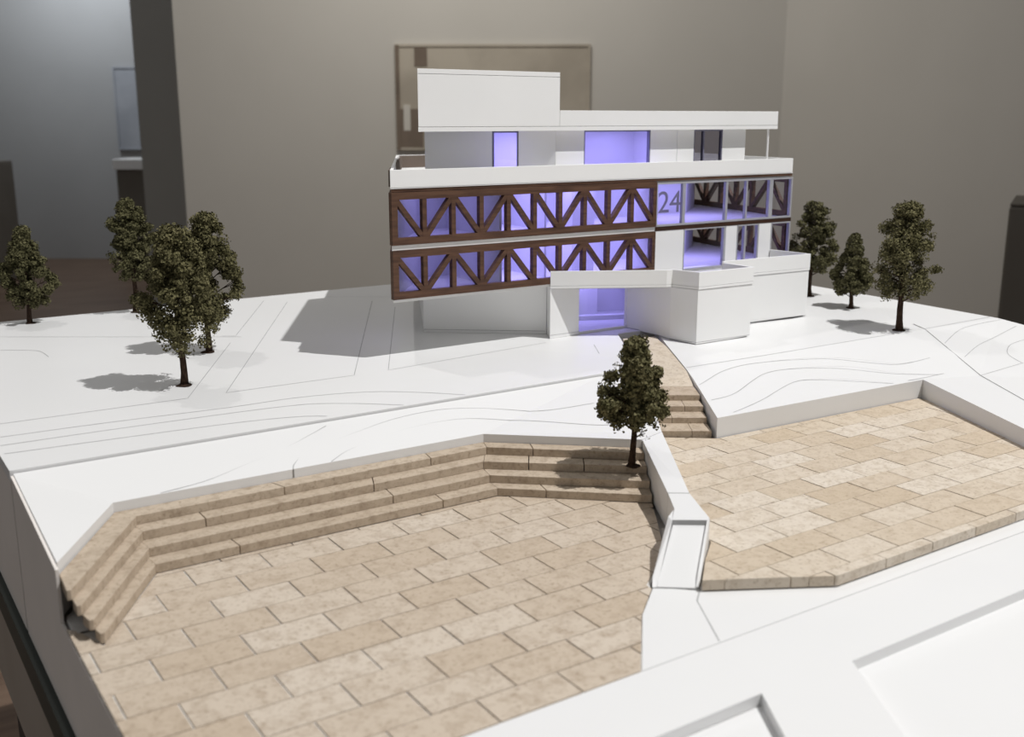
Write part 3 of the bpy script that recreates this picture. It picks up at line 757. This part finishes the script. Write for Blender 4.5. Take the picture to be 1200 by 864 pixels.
# top storey
TY = 1.335; k = math.sqrt(.5)
P0 = Vector((0.963, TY)); OD = Vector((-k, k))
def ob(s_): return tuple(P0 + OD * (s_ / k))
zt0, zt1 = 0.2385, 0.3118
mb = MB(); mb.slab(ob(0.0), ob(0.0405), -0.004, zt0, zt1); mb.slab(ob(0.0700), ob(0.146), -0.004, zt0, zt1)
build(mb, 'oblique_wall', M['white'])
mb = MB()
for a, b in ((0.9635, 1.0175), (1.1520, 1.2093), (1.2100, 1.2468), (1.3125, 1.3665)): build(MB().box((a, TY, zt0), (b, TY + .004, zt1)), 'front_wall', M['white'])
mb = MB(); mb.box((0.9630, TY + .001, zt0), (0.9636, TY + .003, zt1)); mb.box((1.2093, TY + .001, zt0), (1.21, TY + .003, zt1)); build(mb, 'wall_joint', M['groove'])
e = ob(0.146)
mb = MB(); mb.slab(e, (0.935, 1.66), -0.004, zt0, zt1); mb.slab((0.935, 1.66), (1.20, 1.66), -0.004, zt0, zt1); mb.slab((1.3665, TY), (1.372, 1.40), 0.004, zt0, zt1)
build(mb, 'rear_wall', M['white'])
mb = MB()
mb.slab((0.86, 1.52), (1.205, 1.44), 0.004, zt0, zt1); mb.slab((1.205, 1.44), (1.205, 1.34), 0.004, zt0, zt1); mb.slab((1.055, 1.475), (1.055, 1.40), 0.004, zt0, zt1)
build(mb, 'inner_wall', M['inner'])
def ofr(s0, s1):
    mb = MB(); w = 0.0022 / k
    for a, b, z0, z1 in ((s0, s0 + .002, zt0, zt1), (s1 - .002, s1, zt0, zt1), (s0 + .002, s1 - .002, zt1 - .003, zt1), (s0 + .002, s1 - .002, zt0, zt0 + .003)):
        mb.slab(ob(a), ob(b), -0.003, z0, z1)
    fr = build(mb, 'window_frame', M['darkframe'])
    mb = MB(); mb.slab(tuple(Vector(ob(s0 + .002)) + Vector((.001, .001))), tuple(Vector(ob(s1 - .002)) + Vector((.001, .001))), -0.0006, zt0 + .003, zt1 - .003); mb.build('pane', M['glass'], fr)
ofr(0.0406, 0.0699)
glazing([1.0176, 1.1519], zt0, zt1, y=TY + .0015, mt='darkframe', w=0.0020)
glazing([1.2469, 1.2700, 1.3124], zt0, zt1, y=TY + .0015, mt='darkframe', w=0.0022, pane='smoke')
build(MB().tube([(1.413, 1.327, 0.2385), (1.413, 1.327, 0.3118)], [0.0019, 0.0019], 10), 'roof_post', M['white'])

# roof
RY = 1.32
RL = Vector((0.7185, RY))
LB = Vector((0.489, 0.8723))
roofb = RL + LB * (0.36 / LB.y)
roof = [tuple(RL), (1.4285, RY), (1.49, 1.66), tuple(roofb)]
mb = MB(); mb.prism(roof, 0.3120, 0.3180); build(mb, 'roof_slab', M['white'], 0.0003)
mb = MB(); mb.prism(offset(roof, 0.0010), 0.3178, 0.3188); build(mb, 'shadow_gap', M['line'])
mb = MB(); mb.prism([(0.9600, RY), (1.4280, RY), (1.489, 1.655), (1.02, 1.655)], 0.3187, 0.3418); build(mb, 'roof_upstand', M['white'], 0.0003)
bx = [(0.7188, RY), (0.9595, RY), (1.06, 1.62), tuple(RL + LB * (0.30 / LB.y))]
mb = MB(); mb.prism(bx, 0.3187, 0.3893); build(mb, 'roof_box', M['white'], 0.0003)
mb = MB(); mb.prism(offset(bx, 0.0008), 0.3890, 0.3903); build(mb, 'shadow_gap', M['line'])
mb = MB(); mb.prism(bx, 0.3900, 0.3965); build(mb, 'roof_box_cap', M['white'], 0.0003)

# violet LED light inside the model
VI = (0.43, 0.38, 1.0)
def led(name, x, y, z, sx, sy, p): area(name, (x, y, Z0 + z), (0, 0, -1), p * 0.74, sx, sy, VI)
led('led_panel', 1.05, 1.39, 0.2285, 0.16, 0.10, 0.25)
led('led_panel', 1.28, 1.40, 0.2285, 0.22, 0.10, 0.19)
led('led_panel', 0.76, 1.40, 0.2285, 0.14, 0.10, 0.06)
led('led_panel', 0.91, 1.39, 0.2285, 0.08, 0.10, 0.12)
led('led_panel', 1.05, 1.39, 0.1515, 0.16, 0.10, 0.25)
led('led_panel', 1.28, 1.40, 0.1515, 0.22, 0.10, 0.19)
led('led_panel', 0.76, 1.40, 0.1515, 0.14, 0.10, 0.06)
led('led_panel', 0.91, 1.39, 0.1515, 0.08, 0.10, 0.12)
led('led_panel', 1.07, 1.37, 0.076, 0.16, 0.06, 0.12)
led('led_panel', 1.10, 1.39, 0.310, 0.14, 0.06, 0.16)
led('led_panel', 0.97, 1.42, 0.310, 0.12, 0.06, 0.20)

# ------------------------------------------------------------------ trees
def tree(x, y, z, h, w, c0, seed, label, lean=0.0, sparse=0.3, leafm='leaf', shape='cone', gaps=0.10, tr=0.0042, nclump=76, leaves=290):
    rnd = random.Random(seed)
    t = thing('model_tree', (x, y, Z0 + z), label, 'tree', 'model trees on the site')
    R = w / 2 * 1.10
    def env(u):                               # crown radius at height share u (0 foot of the crown, 1 top)
        if shape == 'cone': return R * (0.62 + 1.25 * u if u < .30 else 1.0 * (1 - ((u - .30) / .70) ** 1.12) * .90 + .10)
        return R * (0.70 + 0.9 * u if u < .33 else (1 - ((u - .33) / .67) ** 1.8) * .80 + .20)
    ax = lambda zz: Vector((x + lean * zz + .0015 * math.sin(zz * 60 + seed), y + .0015 * math.cos(zz * 45 + seed), z + zz))
    tk = MB()
    n = 12
    tk.tube([ax(h * .96 * k_ / n) + Vector((0, 0, .0006 if k_ == 0 else 0)) for k_ in range(n + 1)],
            [tr * (1.25 if k_ == 0 else 1.0) * (1 - .85 * k_ / n) + .0004 for k_ in range(n + 1)], 8)
    clumps = []
    for i in range(nclump):
        u = ((i + rnd.random()) / nclump) ** 0.95
        zz = c0 + (h - c0) * u
        az = i * 2.39996 + rnd.uniform(-.5, .5)
        rr = env(u) * (rnd.uniform(.60, 1.06) if i % 4 else rnd.uniform(.1, .45))
        cr = rnd.uniform(.11, .25) * R * (1.1 if u < .75 else .95) + .0013
        rr = max(0, rr - cr * .40)
        droop = -.10 * rr if u < .4 else 0
        c = ax(min(zz, h - cr * .75)) + Vector((math.cos(az) * rr, math.sin(az) * rr, droop))
        clumps.append((c, cr, u))
        if rr > R * .25 and i % 2 == 0 and u < .85:
            z_at = max(c0 * .72, zz - rr * rnd.uniform(.35, .75))
            a = ax(z_at); mid = a.lerp(c, .5) + Vector((0, 0, rr * .06 - .001))
            rb = tr * .32 * (1 - .5 * u)
            tk.tube([a, mid, c], [rb, rb * .7, rb * .35], 5)
            for _ in range(2):
                e_ = c + Vector((rnd.uniform(-1, 1), rnd.uniform(-1, 1), rnd.uniform(-.6, .8))) * cr
                tk.tube([mid, mid.lerp(e_, .6) + Vector((0, 0, .001)), e_], [rb * .5, rb * .35, rb * .2], 4)
    tk.build('trunk', M['bark'], t, smooth=True)
    lf = MB(); bm = lf.bm
    for c, cr, u in clumps:
        dens = sparse + (1 - sparse) * min(1, u / .45) if u < .45 else 1.0
        nl = int(leaves * dens * (cr / (R * .2)) ** 2 * (.18 if rnd.random() < gaps else 1))
        squ = Vector((rnd.uniform(.85, 1.25), rnd.uniform(.85, 1.25), rnd.uniform(.7, 1.0)))
        for _ in range(nl):
            v = Vector((rnd.gauss(0, 1), rnd.gauss(0, 1), rnd.gauss(0, 1))).normalized()
            q = c + Vector((v.x * squ.x, v.y * squ.y, v.z * squ.z)) * cr * rnd.random() ** .40 * rnd.uniform(.85, 1.22)
            s_ = rnd.uniform(.0011, .0021)
            a = (v + Vector((rnd.uniform(-1, 1), rnd.uniform(-1, 1), rnd.uniform(-1, 1))) * .9).normalized()
            b = a.orthogonal().normalized(); b.rotate(Matrix.Rotation(rnd.uniform(0, 6.28), 3, a)); d = a.cross(b)
            p4 = [bm.verts.new(q + (b * cx + d * cy) * s_ + a * cz * s_) for cx, cy, cz in ((-1.1, -.6, 0), (.3, -1, .35), (1.2, .4, 0), (-.2, 1, .35))]
            bm.faces.new(p4)
    o = bpy.data.meshes.new('foliage')
    for v in bm.verts: v.co += Vector((0, 0, Z0)) - t.location
    bm.to_mesh(o); bm.free(); o.materials.append(M[leafm])
    fo_ = bpy.data.objects.new('foliage', o); COL.objects.link(fo_); fo_.parent = t
    # blob of glue and flock at the foot
    bs = MB(); ring = []
    nb = 14
    for k_ in range(nb):
        a_ = 6.2832 * k_ / nb; r_ = tr * rnd.uniform(1.9, 2.7)
        ring.append((x + math.cos(a_) * r_, y + math.sin(a_) * r_, z + .0009))
    cv = bs.bm.verts.new((x, y, z + .0035)); lo = [bs.bm.verts.new(p) for p in ring]; bo = [bs.bm.verts.new((p[0], p[1], z + .0004)) for p in ring]
    for k_ in range(nb):
        j = (k_ + 1) % nb; bs.bm.faces.new((lo[k_], lo[j], cv)); bs.bm.faces.new((bo[k_], bo[j], lo[j], lo[k_]))
    bs.bm.faces.new(bo[::-1])
    bs.build('tree_foot', M['soil'], t)
    return t

tree(0.286, 1.875, 0.0, 0.158, 0.078, 0.030, 11, 'small cone-shaped olive tree at the back corner of the plateau, far from the building', leafm='leafdark', tr=.0036)
tree(0.459, 1.884, 0.0, 0.196, 0.078, 0.062, 12, 'tall rounded olive tree at the back edge of the plateau against the brown floor', leafm='leafdark', shape='egg')
tree(0.3718, 1.315, 0.0, 0.202, 0.090, 0.048, 13, 'big olive tree with bare lower twigs standing before another tree on the plateau', shape='egg', sparse=.10, gaps=.16, tr=.0042, lean=-.02)
tree(0.4597, 1.492, 0.0, 0.200, 0.088, 0.050, 14, 'olive tree partly hidden behind the big tree on the plateau', shape='egg', sparse=.4, lean=.03)
tree(1.5347, 1.223, 0.0, 0.1325, 0.062, 0.026, 15, 'shortest olive tree, beside the white balcony block of the building', leafm='leafdark', tr=.0034)
tree(1.452, 1.058, -0.0042, 0.205, 0.100, 0.058, 16, 'tall olive tree with bare middle branches on the ground beyond the terrace wall', shape='egg', sparse=.4, gaps=.26, lean=.01, tr=.0050)
tree(1.575, 1.352, 0.0, 0.178, 0.082, 0.050, 17, 'dark olive tree half hidden behind the corner of the building', leafm='leafdark', shape='egg')
tree(0.723, 0.851, -0.0430, 0.1445, 0.074, 0.042, 18, 'olive tree standing on the stone seating steps in front of the entrance', sparse=.10, gaps=.24, tr=.0034)
